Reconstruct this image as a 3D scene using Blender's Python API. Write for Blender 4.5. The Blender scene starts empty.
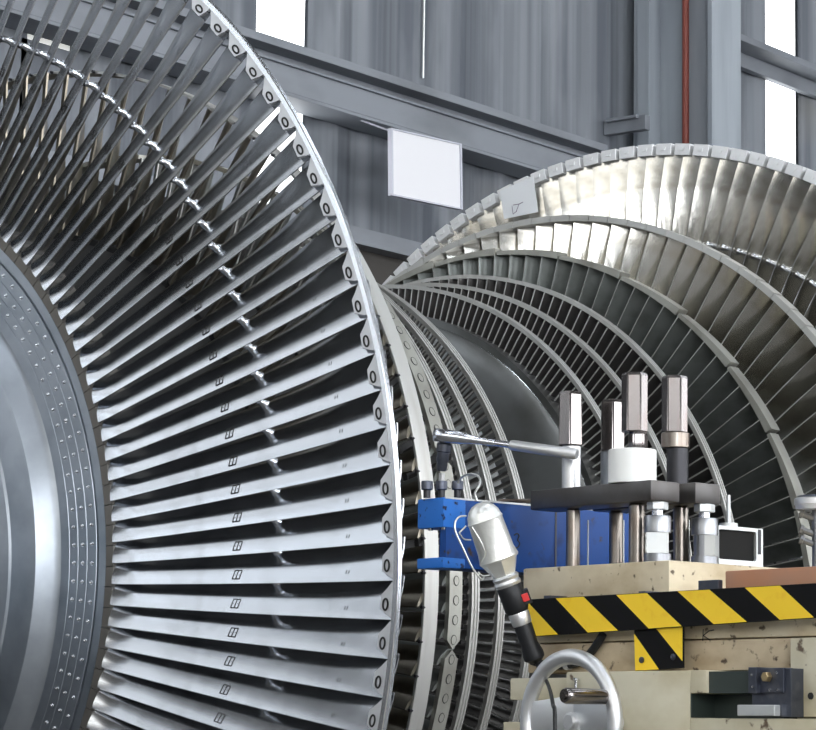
import bpy, bmesh, math, random
from math import sin, cos, pi, radians, degrees, sqrt, atan2
from mathutils import Vector, Matrix
random.seed(7)
SC = bpy.context.scene
C = SC.collection
S = 1.7
AX = 1.9                      # height of the rotor axis

# ------------------------------------------------------------ camera
YAW, PIT, ROL, F = 0.6685034, 0.1381680, 0.0148259, 2648.565
CAM = Vector((-5.92859, -5.04238, 1.554387))
_d = Vector((cos(YAW)*cos(PIT), sin(YAW)*cos(PIT), sin(PIT)))
_r = Vector((sin(YAW), -cos(YAW), 0)); _u = _r.cross(_d)
RT = _r*cos(ROL) + _u*sin(ROL); UP = -_r*sin(ROL) + _u*cos(ROL)
cd = bpy.data.cameras.new('camera'); cam = bpy.data.objects.new('camera', cd); C.objects.link(cam)
M4 = Matrix((RT, UP, -_d)).transposed().to_4x4(); M4.translation = CAM
cam.matrix_world = M4
cd.sensor_width = 36; cd.lens = F*36/816; cd.clip_end = 200; cd.clip_start = .05
SC.camera = cam

def ray(px, py): return _d + RT*((px-408)/F) - UP*((py-365)/F)
def at_depth(px, py, t): return CAM + ray(px, py)*t
# bench frame: e1 runs to the right and away, e2 to the left and away
BE = radians(-13)
E1 = Vector((cos(BE), sin(BE), 0)); E2 = Vector((-sin(BE), cos(BE), 0))
K0 = at_depth(669, 560, 4.6)
def L(a, b, z): p = K0 + E1*a + E2*b; return Vector((p.x, p.y, z))
def FX(px, py, a):            # point on the plane e1 = a  ->  (b, z)
    v = ray(px, py); t = (a-(CAM-K0).dot(E1))/v.dot(E1); p = CAM+v*t; return (p-K0).dot(E2), p.z
def FY(px, py, b):            # point on the plane e2 = b  ->  (a, z)
    v = ray(px, py); t = (b-(CAM-K0).dot(E2))/v.dot(E2); p = CAM+v*t; return (p-K0).dot(E1), p.z
def WY(px, py, y):            # on the plane Y = y
    v = ray(px, py); return CAM + v*((y-CAM.y)/v.y)
def WX(px, py, x):
    v = ray(px, py); return CAM + v*((x-CAM.x)/v.x)

# ------------------------------------------------------------ materials
def mat(name, col, metal=0.0, rough=.5, noise=None, emis=None, bump=None, aniso=0, spec=None):
    m = bpy.data.materials.new(name); m.use_nodes = True
    nt = m.node_tree; b = nt.nodes['Principled BSDF']
    b.inputs['Base Color'].default_value = (*col, 1); b.inputs['Metallic'].default_value = metal
    b.inputs['Roughness'].default_value = rough
    if spec is not None: b.inputs['Specular IOR Level'].default_value = spec
    if aniso: b.inputs['Anisotropic'].default_value = aniso
    if emis:
        b.inputs['Emission Color'].default_value = (*emis[0], 1); b.inputs['Emission Strength'].default_value = emis[1]
    tc = nt.nodes.new('ShaderNodeTexCoord')
    if noise:                  # list of (scale xyz, colour, lo, hi, detail)
        prev = None
        for sc, c2, lo, hi, det in noise:
            mp = nt.nodes.new('ShaderNodeMapping'); mp.inputs['Scale'].default_value = sc
            nt.links.new(tc.outputs['Object'], mp.inputs['Vector'])
            n = nt.nodes.new('ShaderNodeTexNoise'); n.inputs['Scale'].default_value = 1; n.inputs['Detail'].default_value = det
            nt.links.new(mp.outputs[0], n.inputs['Vector'])
            mr = nt.nodes.new('ShaderNodeMapRange'); mr.inputs['From Min'].default_value = lo; mr.inputs['From Max'].default_value = hi
            nt.links.new(n.outputs['Fac'], mr.inputs['Value'])
            mx = nt.nodes.new('ShaderNodeMix'); mx.data_type = 'RGBA'
            nt.links.new(mr.outputs[0], mx.inputs['Factor'])
            if prev is None: mx.inputs[6].default_value = (*col, 1)
            else: nt.links.new(prev, mx.inputs[6])
            mx.inputs[7].default_value = (*c2, 1); prev = mx.outputs[2]
        nt.links.new(prev, b.inputs['Base Color'])
    if bump:
        sc, st = bump
        mp = nt.nodes.new('ShaderNodeMapping'); mp.inputs['Scale'].default_value = sc
        nt.links.new(tc.outputs['Object'], mp.inputs['Vector'])
        n = nt.nodes.new('ShaderNodeTexNoise'); n.inputs['Scale'].default_value = 1; n.inputs['Detail'].default_value = 3
        nt.links.new(mp.outputs[0], n.inputs['Vector'])
        bp = nt.nodes.new('ShaderNodeBump'); bp.inputs['Strength'].default_value = st; bp.inputs['Distance'].default_value = .01
        nt.links.new(n.outputs['Fac'], bp.inputs['Height']); nt.links.new(bp.outputs[0], b.inputs['Normal'])
    return m
BLADE = mat('blade_steel', (.56, .58, .61), 1, .2, noise=[((9, 9, 9), (.40, .41, .43), .5, .75, 3)], bump=((5, 5, 5), .1))
BLADE2 = mat('inner_blade_steel', (.62, .61, .57), 1, .22, noise=[((14, 14, 5), (.36, .33, .27), .5, .8, 3)], bump=((6, 6, 6), .2))
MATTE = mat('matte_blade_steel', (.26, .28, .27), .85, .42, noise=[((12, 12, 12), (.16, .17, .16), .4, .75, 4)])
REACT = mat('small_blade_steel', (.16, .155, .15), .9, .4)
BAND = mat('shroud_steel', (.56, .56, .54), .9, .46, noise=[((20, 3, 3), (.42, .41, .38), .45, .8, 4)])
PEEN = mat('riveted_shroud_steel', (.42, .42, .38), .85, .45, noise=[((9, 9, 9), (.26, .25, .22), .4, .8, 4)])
RIM = mat('polished_rim_steel', (.78, .80, .83), 1, .22)
DISC = mat('disc_steel', (.34, .37, .41), .95, .36, noise=[((8, 8, 8), (.22, .25, .28), .4, .75, 5)])
RDISC = mat('inner_disc_steel', (.30, .31, .31), .95, .38, noise=[((5, 5, 5), (.18, .18, .17), .4, .7, 5)])
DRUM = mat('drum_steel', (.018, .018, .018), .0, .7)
PLAT = mat('blade_root_steel', (.16, .15, .135), .8, .5)
TABM = mat('tip_block_steel', (.66, .67, .69), .6, .42)
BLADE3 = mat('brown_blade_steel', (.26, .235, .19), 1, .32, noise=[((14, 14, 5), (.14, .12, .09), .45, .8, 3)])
VOID = mat('bore_shade_black', (.002, .002, .002), 0, .9)  # near-black that paints the shade inside the bore
DARK = mat('dark_steel', (.05, .05, .055), .8, .4)
BLACKM = mat('black_mark', (.02, .02, .02), 0, .7)
INK = mat('pen_ink', (.18, .14, .22), 0, .6)
STEEL = mat('machined_steel', (.30, .31, .33), 1, .32, noise=[((30, 30, 6), (.38, .36, .36), .5, .8, 3)])
STUDM = mat('oily_stud_steel', (.30, .27, .24), 1, .28, noise=[((25, 25, 12), (.16, .10, .07), .45, .75, 4)])
HEXM = mat('hex_nut_steel', (.27, .25, .245), 1, .2, noise=[((28, 28, 14), (.24, .20, .19), .45, .75, 4)])
PLATE = mat('plate_steel', (.10, .096, .095), .75, .36, noise=[((18, 18, 18), (.07, .06, .055), .4, .8, 4)])
CHROME = mat('chrome', (.82, .84, .90), 1, .22)
ALU = mat('aluminium', (.80, .81, .82), .9, .40)
WHITE = mat('white_plastic', (.85, .86, .84), 0, .45)
WGREY = mat('pale_ground_steel', (.62, .64, .64), .6, .45, noise=[((30, 30, 30), (.55, .58, .6), .5, .8, 3)])
BLUE = mat('blue_paint', (.010, .06, .25), .0, .42, spec=.2, noise=[((22, 22, 22), (.01, .03, .12), .55, .72, 5), ((40, 40, 40), (.05, .035, .03), .66, .74, 4)])
BLUEL = mat('worn_blue_paint', (.025, .16, .56), .0, .45, spec=.25, noise=[((60, 60, 60), (.01, .02, .06), .62, .68, 4)])
YEL = mat('yellow_paint', (1.0, .67, .03), 0, .5, noise=[((40, 40, 40), (.92, .56, .02), .55, .75, 3)])
BLK = mat('black_paint', (.006, .006, .007), 0, .6, spec=.15, noise=[((60, 60, 60), (.06, .06, .06), .7, .78, 3)])
CREAM = mat('cream_paint', (.66, .58, .42), 0, .55, noise=[((9, 9, 14), (.42, .33, .20), .40, .72, 6), ((50, 50, 50), (.10, .07, .04), .63, .70, 6)])
CREAM2 = mat('pale_cream_paint', (.66, .62, .48), 0, .5, noise=[((7, 7, 10), (.46, .40, .25), .42, .75, 6), ((34, 34, 34), (.12, .08, .05), .66, .72, 5)])
WOOD = mat('worn_tan_paint', (.58, .48, .33), 0, .65, noise=[((9, 9, 18), (.34, .25, .15), .4, .72, 6), ((50, 50, 50), (.07, .045, .03), .62, .7, 5)])
ORANGE = mat('reddish_primer', (.52, .24, .13), 0, .6, noise=[((12, 12, 12), (.42, .24, .16), .4, .75, 5)])
BLACKP = mat('black_rubber', (.012, .013, .015), 0, .45, spec=.35)
RED = mat('red_switch', (.62, .03, .03), 0, .4)
CAGE = mat('lamp_tin', (.90, .91, .88), .75, .36, bump=((30, 30, 30), .2))
WIRE = mat('pale_wire', (.72, .74, .72), .7, .35)
BRASS = mat('brass', (.52, .40, .22), .9, .4)
GUN = mat('gunmetal', (.10, .11, .14), .8, .35, noise=[((30, 30, 30), (.2, .2, .22), .5, .8, 4)])
SLOT = mat('slot_shade_dark', (.045, .06, .055), .3, .4)  # dark tone that paints the shade inside the bed slots
WALLM = mat('weathered_sheet', (.22, .238, .265), .1, .6, noise=[((6.5, .3, .10), (.105, .118, .14), .40, .62, 3), ((2.2, .2, .5), (.31, .33, .36), .5, .75, 4), ((.25, .3, .6), (.25, .235, .19), .5, .7, 3)])
GIRT = mat('grey_painted_beam', (.25, .27, .30), .1, .55, noise=[((1.5, 3, 3), (.16, .17, .19), .45, .8, 4)])
COLM = mat('pale_grey_column', (.38, .42, .46), .1, .55, noise=[((6, 6, .5), (.27, .30, .34), .42, .75, 4)])
REDP = mat('red_brown_pipe', (.28, .07, .05), 0, .5)
FLOORM = mat('concrete_floor', (.10, .095, .085), 0, .6, noise=[((.8, .8, .8), (.06, .055, .05), .4, .7, 5)])
SKY = mat('added_front_glow', (1, 1, 1), 0, .5, emis=((.95, .97, 1.0), 9.0))  # glow of the panes added behind the camera
WALLGLOW = mat('added_wall_glow', (1, 1, 1), 0, .5, emis=((.80, .90, 1.0), 1.0))  # glow added for the near blades to mirror
WALLGLOW2 = mat('added_dim_wall_glow', (1, 1, 1), 0, .5, emis=((.84, .92, 1.0), .58))  # weaker glow added for uneven blade reflections
PALE = mat('pale_pane', (1, 1, 1), 0, .5, emis=((.95, .97, .92), .55))  # weaker glow than the other strip windows
BGSKY = mat('bright_outdoor_pane', (1, 1, 1), 0, .5, emis=((.97, .99, 1.0), 2.4))
SIDEGLOW = mat('added_side_glow', (1, 1, 1), 0, .5, emis=((1.0, .97, .90), 1.7))  # glow of the panes added on the left wall
ROOFGLOW = mat('added_roof_glow', (1, 1, 1), 0, .5, emis=((.86, .93, 1.0), 7.0))  # glow of the strips added under the ceiling
SIGNM = mat('white_board', (.80, .80, .83), 0, .4)
SIGNF = mat('pale_frame', (.52, .53, .60), .2, .4)
DARKW = mat('dark_wainscot', (.055, .05, .045), 0, .7)
PAPER = mat('paper', (.80, .83, .86), 0, .6)

# ------------------------------------------------------------ helpers
ROOT = {}
def link(name, me, m, parent=None, smooth=False, sharp=35):
    o = bpy.data.objects.new(name, me); C.objects.link(o)
    for k in (m if isinstance(m, (list, tuple)) else [m]): me.materials.append(k)
    if smooth:
        for p in me.polygons: p.use_smooth = True
        try: me.set_sharp_from_angle(angle=radians(sharp))
        except Exception: pass
    if parent: o.parent = parent
    return o
def obj(name, bm, m, parent=None, smooth=True, sharp=35):
    off = ROOT.get(parent.name, Vector()) if parent else Vector()
    if off.length: bmesh.ops.translate(bm, vec=-off, verts=bm.verts)
    bmesh.ops.recalc_face_normals(bm, faces=bm.faces)
    me = bpy.data.meshes.new(name); bm.to_mesh(me); bm.free()
    o = link(name, me, m, parent, smooth, sharp)
    if parent: ROOT[o.name] = off
    return o
def centre(o):
    """move a mesh-only thing's origin to the middle of its base"""
    vs = [v.co.copy() for v in o.data.vertices]
    c = Vector(((min(v.x for v in vs)+max(v.x for v in vs))/2, (min(v.y for v in vs)+max(v.y for v in vs))/2, min(v.z for v in vs)))
    for v in o.data.vertices: v.co -= c
    o.location = c
def tag(o, label, cat, group=None):
    o['label'] = label; o['category'] = cat
    if group: o['group'] = group
    if o.type == 'MESH': centre(o)
    return o
def thing(name, loc, label, cat, group=None):
    o = bpy.data.objects.new(name, None); C.objects.link(o); o.location = loc; o.empty_display_size = .1
    ROOT[o.name] = Vector(loc); o['label'] = label; o['category'] = cat
    if group: o['group'] = group
    return o
def struct(name, bm, m, smooth=False):
    o = obj(name, bm, m, None, smooth); o['kind'] = 'structure'; return o
def hexa(bm, pts, mi=0, bev=0):
    """8 points: 4 bottom (ccw) + 4 top"""
    vs = [bm.verts.new(p) for p in pts]
    fs = [bm.faces.new([vs[i] for i in f]) for f in ((3,2,1,0),(4,5,6,7),(0,1,5,4),(1,2,6,5),(2,3,7,6),(3,0,4,7))]
    for f in fs: f.material_index = mi
    if bev:
        es = list({e for f in fs for e in f.edges})
        bmesh.ops.bevel(bm, geom=es, offset=bev, segments=2, affect='EDGES', profile=.6)
    return bm
def lbox(bm, a0, a1, b0, b1, z0, z1, mi=0, bev=0):
    a0, a1 = min(a0, a1), max(a0, a1); b0, b1 = min(b0, b1), max(b0, b1)
    return hexa(bm, [L(a0,b0,z0), L(a1,b0,z0), L(a1,b1,z0), L(a0,b1,z0), L(a0,b0,z1), L(a1,b0,z1), L(a1,b1,z1), L(a0,b1,z1)], mi, bev)
def wbox(bm, x0, x1, y0, y1, z0, z1, mi=0, bev=0):
    return hexa(bm, [Vector(p) for p in ((x0,y0,z0),(x1,y0,z0),(x1,y1,z0),(x0,y1,z0),(x0,y0,z1),(x1,y0,z1),(x1,y1,z1),(x0,y1,z1))], mi, bev)
def perp(ax):
    u = Vector((0,0,1)) if abs(ax.z) < .8 else Vector((1,0,0))
    x = ax.cross(u).normalized(); return x, ax.cross(x).normalized()
def lathe(bm, base, ax, prof, n=24, mi=0, caps=True, ph=0, ref=None):
    """prof: list of (distance along ax, radius)"""
    ax = Vector(ax).normalized(); x, y = perp(ax)
    if ref is not None: x = (Vector(ref)-ax*Vector(ref).dot(ax)).normalized(); y = ax.cross(x)
    rings = []
    for s, r in prof:
        rings.append([bm.verts.new(base + ax*s + x*(r*cos(ph+2*pi*i/n)) + y*(r*sin(ph+2*pi*i/n))) for i in range(n)])
    for p, q in zip(rings, rings[1:]):
        for i in range(n):
            f = bm.faces.new((p[i], p[(i+1)%n], q[(i+1)%n], q[i])); f.material_index = mi
    if caps:
        f = bm.faces.new(rings[0][::-1]); f.material_index = mi
        f = bm.faces.new(rings[-1]); f.material_index = mi
    return bm
def closed_lathe(bm, base, ax, prof, n=96, mi=0):
    ax = Vector(ax).normalized(); x, y = perp(ax); rings = []
    for s, r in prof:
        rings.append([bm.verts.new(base + ax*s + x*(r*cos(2*pi*i/n)) + y*(r*sin(2*pi*i/n))) for i in range(n)])
    for k in range(len(rings)):
        p, q = rings[k], rings[(k+1) % len(rings)]
        for i in range(n):
            f = bm.faces.new((p[i], p[(i+1)%n], q[(i+1)%n], q[i])); f.material_index = mi
    return bm
def smoothpts(pts, k=5):
    out = []
    n = len(pts)
    for i in range(n-1):
        p0, p1, p2, p3 = pts[max(i-1,0)], pts[i], pts[i+1], pts[min(i+2,n-1)]
        for j in range(k):
            t = j/k
            out.append(.5*((2*p1)+(p2-p0)*t+(2*p0-5*p1+4*p2-p3)*t*t+(3*p1-p0-3*p2+p3)*t**3))
    return out+[pts[-1]]
def tube(bm, pts, r, n=8, mi=0, sm=True):
    pts = [Vector(p) for p in pts]
    if sm and len(pts) > 2: pts = smoothpts(pts)
    rr = r if callable(r) else (lambda t: r)
    rings = []; px = None
    for i, p in enumerate(pts):
        d = (pts[min(i+1,len(pts)-1)]-pts[max(i-1,0)]).normalized()
        if px is None: px, _ = perp(d)
        px = (px-d*px.dot(d)).normalized(); py = d.cross(px); q = rr(i/(len(pts)-1))
        rings.append([bm.verts.new(p+px*(q*cos(2*pi*j/n))+py*(q*sin(2*pi*j/n))) for j in range(n)])
    for p, q in zip(rings, rings[1:]):
        for i in range(n):
            f = bm.faces.new((p[i], p[(i+1)%n], q[(i+1)%n], q[i])); f.material_index = mi
    bm.faces.new(rings[0][::-1]).material_index = mi; bm.faces.new(rings[-1]).material_index = mi
    return bm
def NB(): return bmesh.new()

# ============================================================ ROTOR
rotor = thing('turbine_rotor', (0, 0, AX), 'huge steel turbine rotor with many bladed wheels lying behind the blue clamp', 'turbine rotor')
def pol(x, r, a):              # a: radians from the near side upwards; relative to the rotor axis
    return Vector((x, -r*cos(a), r*sin(a)))
def rpart(name, bm, m, parent, **k):
    bmesh.ops.recalc_face_normals(bm, faces=bm.faces)
    me = bpy.data.meshes.new(name); bm.to_mesh(me); bm.free()
    return link(name, me, m, parent, True, k.get('sharp', 35))
def lerp(a, b, t): return a+(b-a)*t

class Blade:
    def __init__(s, r0, r1, x0, x1, c0, c1, c2, th0, th1, tp0, tp1, T0, T1, side=1, n=14, m=9, w=.8, a0=0., lean=0., w2=0, cp=1., edge=.0011):
        s.__dict__.update(locals()); s.emi = None
    def mid(s, u, q):          # midline point (dx, dt) at parameter q
        c = lerp(s.c0, s.c1, min(1, u*2)) if u < .5 else lerp(s.c1, s.c2, u*2-1)
        A = lerp(s.th0, s.tp0, u**s.w); B = lerp(s.th1, s.tp1, u**(s.w2 if s.w2 else s.w))
        N = s.m; x = t = 0
        for i in range(N):
            if (i+.5)/N > q: break
            g = radians(lerp(A, B, ((i+.5)/N)**s.cp)); x += c/N*cos(g); t += c/N*sin(g)
        # remainder of the step keeps the curve smooth
        g = radians(lerp(A, B, q**s.cp)); return x, t, g
    def thick(s, u, q):
        T = lerp(s.T0, s.T1, u**.7)
        return s.edge + T*.5*(sin(pi*min(1, max(0, q))**.75))
    def P(s, u, q, off):
        x, t, g = s.mid(u, q)
        h = s.thick(u, q)
        x += -sin(g)*off*h; t += cos(g)*off*h
        r = lerp(s.r0, s.r1, u); xf = lerp(s.x0, s.x1, u)
        a = s.a0 + s.lean*u + t/r
        return pol((xf+x)*s.side, r, a)
    def surf(s, r, q, lift=.0008):
        u = (r-s.r0)/(s.r1-s.r0)
        p = s.P(u, q, 1.0); p2 = s.P(u, q, -1.0)
        return p + (p-p2).normalized()*lift
    def build(s, bm, fillet=True, mi=0):
        rings = []
        for i in range(s.n+1):
            u = i/s.n
            if fillet: u = u**1.1
            ring = []
            fl = 1+ (1.3*max(0, 1-u/.035) if fillet else 0)
            for j in range(s.m+1): ring.append(bm.verts.new(s.P(u, j/s.m, fl)))
            for j in range(s.m, -1, -1): ring.append(bm.verts.new(s.P(u, j/s.m, -fl)))
            rings.append(ring)
        k = len(rings[0])
        for p, q in zip(rings, rings[1:]):
            for i in range(k): bm.faces.new((p[i], p[(i+1)%k], q[(i+1)%k], q[i])).material_index = (s.emi if i in (s.m, k-1) and s.emi is not None else mi)
        bm.faces.new(rings[0]).material_index = mi; bm.faces.new(rings[-1][::-1]).material_index = mi
def polprism(bm, pts, x0, x1, mi=0, bev=0):
    """pts: (r, a) polygon extruded in x"""
    A = [bm.verts.new(pol(x0, r, a)) for r, a in pts]; B = [bm.verts.new(pol(x1, r, a)) for r, a in pts]
    n = len(pts); fs = [bm.faces.new(A[::-1]), bm.faces.new(B)]
    for i in range(n): fs.append(bm.faces.new((A[i], A[(i+1)%n], B[(i+1)%n], B[i])))
    for f in fs: f.material_index = mi
    if bev: bmesh.ops.bevel(bm, geom=list({e for f in fs for e in f.edges}), offset=bev, segments=1, affect='EDGES')

# ---- last-stage blade (mirrored for the far flow)
N1L, N1R = 133, 138
def last_blade(side, N):
    bm = NB(); pit = 2*pi/N
    B = Blade(.566*S, .990*S, -1.0527*S, -1.0053*S, .124, .122, .098, 60, -22, 63, 88, .011, .0022, side=1, n=18, m=12, w=.55, a0=0, lean=radians(.7), w2=1.9, cp=2.3); B.emi = 3 if side < 0 else None
    B.build(bm)
    # root platform
    x0, x1 = -1.0527*S, -1.0527*S+.115
    polprism(bm, [(.553*S, -pit*.10), (.566*S, -pit*.10), (.566*S, pit*.86), (.553*S, pit*.86)], x0+.001, x1, mi=4)
    # snubbers
    rs = .801*S; us = (.801-.566)/(.99-.566)
    c = B.P(us, (8 if side > 0 else 10)/12, 0.3); nb = B.P(us, (2 if side > 0 else 9)/12, -.4)
    ca, sa = cos(pit), sin(pit)
    nxt = Vector((nb.x, nb.y*ca + nb.z*sa, -nb.y*sa + nb.z*ca))
    v = nxt-c; ln = v.length; prof = [(0, .0125), (.005, .0105), (.011, .0080), (ln*.62, .0076), (ln*.64, .0088), (ln*.82, .0088), (ln*.9, .0105), (ln, .0130)]
    lathe(bm, c, v.normalized(), prof, 10, mi=3)
    # tip tab with its tenon hole ring
    t = 1/S
    xf = -1.0053*S
    ab = radians(.7)
    if side > 0:
        tab = [(.9935, .001), (.9935, .079), (.9895, .079), (.984, .064), (.9735, .052), (.9725, .020), (.986, .008)]
        polprism(bm, [(r*S, ab+q/S) for r, q in tab], xf-.007, xf+.014, mi=5, bev=.0015)
    cc = pol(xf-.0078, .9815*S, ab+.031/S); ar = atan2(cc.z, -cc.y)
    rd = Vector((0, -cos(ar), sin(ar))); td = Vector((0, sin(ar), cos(ar)))
    ring = [cc + rd*(.0062*cos(g)) + td*(.0115*sin(g)) for g in [2*pi*i/16 for i in range(17)]]
    if side > 0: tube(bm, ring, .0022, 6, mi=1, sm=False)
    # stamped marks
    def strokes(r0, q0, segs, w, h, wd):
        for (ax_, ay, bx, by) in segs:
            p = B.surf((r0)+ax_*w, q0+ay*h); q = B.surf((r0)+bx*w, q0+by*h)
            tube(bm, [p, q], wd, 4, mi=1, sm=False)
    box8 = [(0,0,1,0),(1,0,1,1),(1,1,0,1),(0,1,0,0),(.5,0,.5,1),(.2,.3,.2,.7),(.8,.3,.8,.7)]
    if side > 0:
        strokes(.752*S, .10, box8, .018, .11, .0010)
        strokes(.918*S, .18, [(0,0,0,1),(.6,0,.6,.4),(.6,.6,.6,1)], .010, .10, .0006)
    if side < 0: bmesh.ops.scale(bm, vec=(-1, 1, 1), verts=bm.verts); bmesh.ops.reverse_faces(bm, faces=bm.faces)
    return bm
def wheel_disc(name, prof, m, n=192):
    bm = NB(); closed_lathe(bm, Vector((0,0,0)), (1,0,0), prof, n); return rpart(name, bm, m, rotor, sharp=25)
def scale_prof(pr, side=1): return [(x*S*side, r*S) for x, r in pr]

def copies(src, parent, N, ks, base_angle):
    for i, k in enumerate(ks):
        o = src if i == 0 else src.copy()
        if i: C.objects.link(o)
        o.parent = parent; o.rotation_euler = (-(base_angle + 2*pi*k/N), 0, 0)
def merged(bm_src, N, ks, base_angle, name, mats, parent, sharp=35):
    """the uncounted remainder of a blade row, one part"""
    me0 = bpy.data.meshes.new('tmp'); bm_src.to_mesh(me0); bm_src.free()
    out = NB()
    for k in ks:
        n0 = len(out.verts); out.from_mesh(me0); out.verts.ensure_lookup_table()
        bmesh.ops.transform(out, matrix=Matrix.Rotation(-(base_angle+2*pi*k/N), 4, 'X'), verts=out.verts[n0:])
    bpy.data.meshes.remove(me0)
    o = rpart(name, out, mats, parent, sharp=sharp); o['kind'] = 'stuff'; return o

for side in (1, -1):
    # disc: near face x = -1.0527
    pr = [(-1.0527, .553), (-1.0527, .541), (-1.050, .5405), (-1.050, .5375), (-1.0527, .537), (-1.0527, .472), (-1.0545, .4685), (-1.059, .4640), (-1.071, .4520), (-1.0755, .4480), (-1.0765, .4440), (-1.0775, .405), (-1.0800, .402),
          (-1.088, .36), (-1.11, .30), (-1.17, .26), (-1.17, .10), (-.93, .10), (-.93, .45), (-.97, .50), (-.985, .553)]
    disc = wheel_disc('last_stage_wheel', scale_prof(pr, side), DISC)
    # fine turned rings on the disc face
    bm = NB()
    for r in (.4875, .503, .5195, .5365):
        closed_lathe(bm, Vector((0,0,0)), (1,0,0), [(-1.0527*S*side-.0006*side, r*S), (-1.0527*S*side-.0018*side, r*S+.001), (-1.0527*S*side-.0006*side, r*S+.002)], 128)
    rpart('turned_groove', bm, DISC, disc)
    if side == 1:
        bm = NB()
        for row, r in enumerate((.4955, .5115, .5285)):
            for k in range(N1L):
                a = radians(1.05) + 2*pi*(k)/N1L - radians(.09)*row
                lathe(bm, pol(-1.0527*S+.001, r*S, a), (-1,0,0), [(0, .0052), (.0012, .0052), (.0012, .0034), (.005, .003), (.0062, .0015)], 8)
        o = rpart('locking_pin', bm, RIM, disc); o['kind'] = 'stuff'
    # shroud rim
    xr = 1.0053*S
    bm = NB()
    pr = [(-xr-.010, .9925*S), (-xr-.010, .9985*S), (-xr-.008, .9995*S), (-xr-.005, .9995*S), (-xr-.0045, .9982*S), (-xr-.0025, .9982*S), (-xr-.002, .9995*S), (-xr+.0015, .9995*S), (-xr+.002, .9982*S), (-xr+.0035, .9982*S), (-xr+.004, .9992*S), (-xr+.006, .9985*S), (-xr+.006, .9925*S)]
    if side < 0: pr = [(-xr-.004, .980*S), (-xr-.004, .992*S), (-xr+.012, .992*S), (-xr+.012, .980*S)]
    closed_lathe(bm, Vector((0,0,0)), (1,0,0), [(x*side, r) for x, r in pr], 266)
    rpart('shroud_rim', bm, RIM, disc)
    N = N1L if side == 1 else N1R
    base = radians(-2.02) if side == 1 else radians(67.6)
    src = rpart('blade', last_blade(side, N), [BLADE if side == 1 else BLADE2, BLACKM, DARK, RIM, PLAT, TABM], disc)
    vis = list(range(-5, 37)) if side == 1 else list(range(-13, 17))
    copies(src, disc, N, vis, base)
    rest = [k for k in range(N) if k not in vis and k-N not in vis]
    merged(last_blade(side, N), N, rest, base, 'blade', [BLADE if side == 1 else BLADE2, BLACKM, DARK, RIM, PLAT, TABM], disc)
    if side == -1:             # small plates between the tip blocks of the far wheel
        bm = NB()
        for k in range(N):
            a = base + 2*pi*(k)/N
            polprism(bm, [(.975*S, a+.002), (.999*S, a+.002), (.999*S, a+2*pi/N*.85), (.975*S, a+2*pi/N*.85)], xr-.052, xr+.01, bev=.001)
            polprism(bm, [(.984*S, a+.016), (.991*S, a+.014), (.991*S, a+2*pi/N*.62), (.985*S, a+2*pi/N*.60)], xr-.056, xr-.050)
        o = rpart('tip_plate', bm, mat('bright_tip_steel', (.78, .79, .80), .35, .4), disc); o['kind'] = 'stuff'

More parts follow.
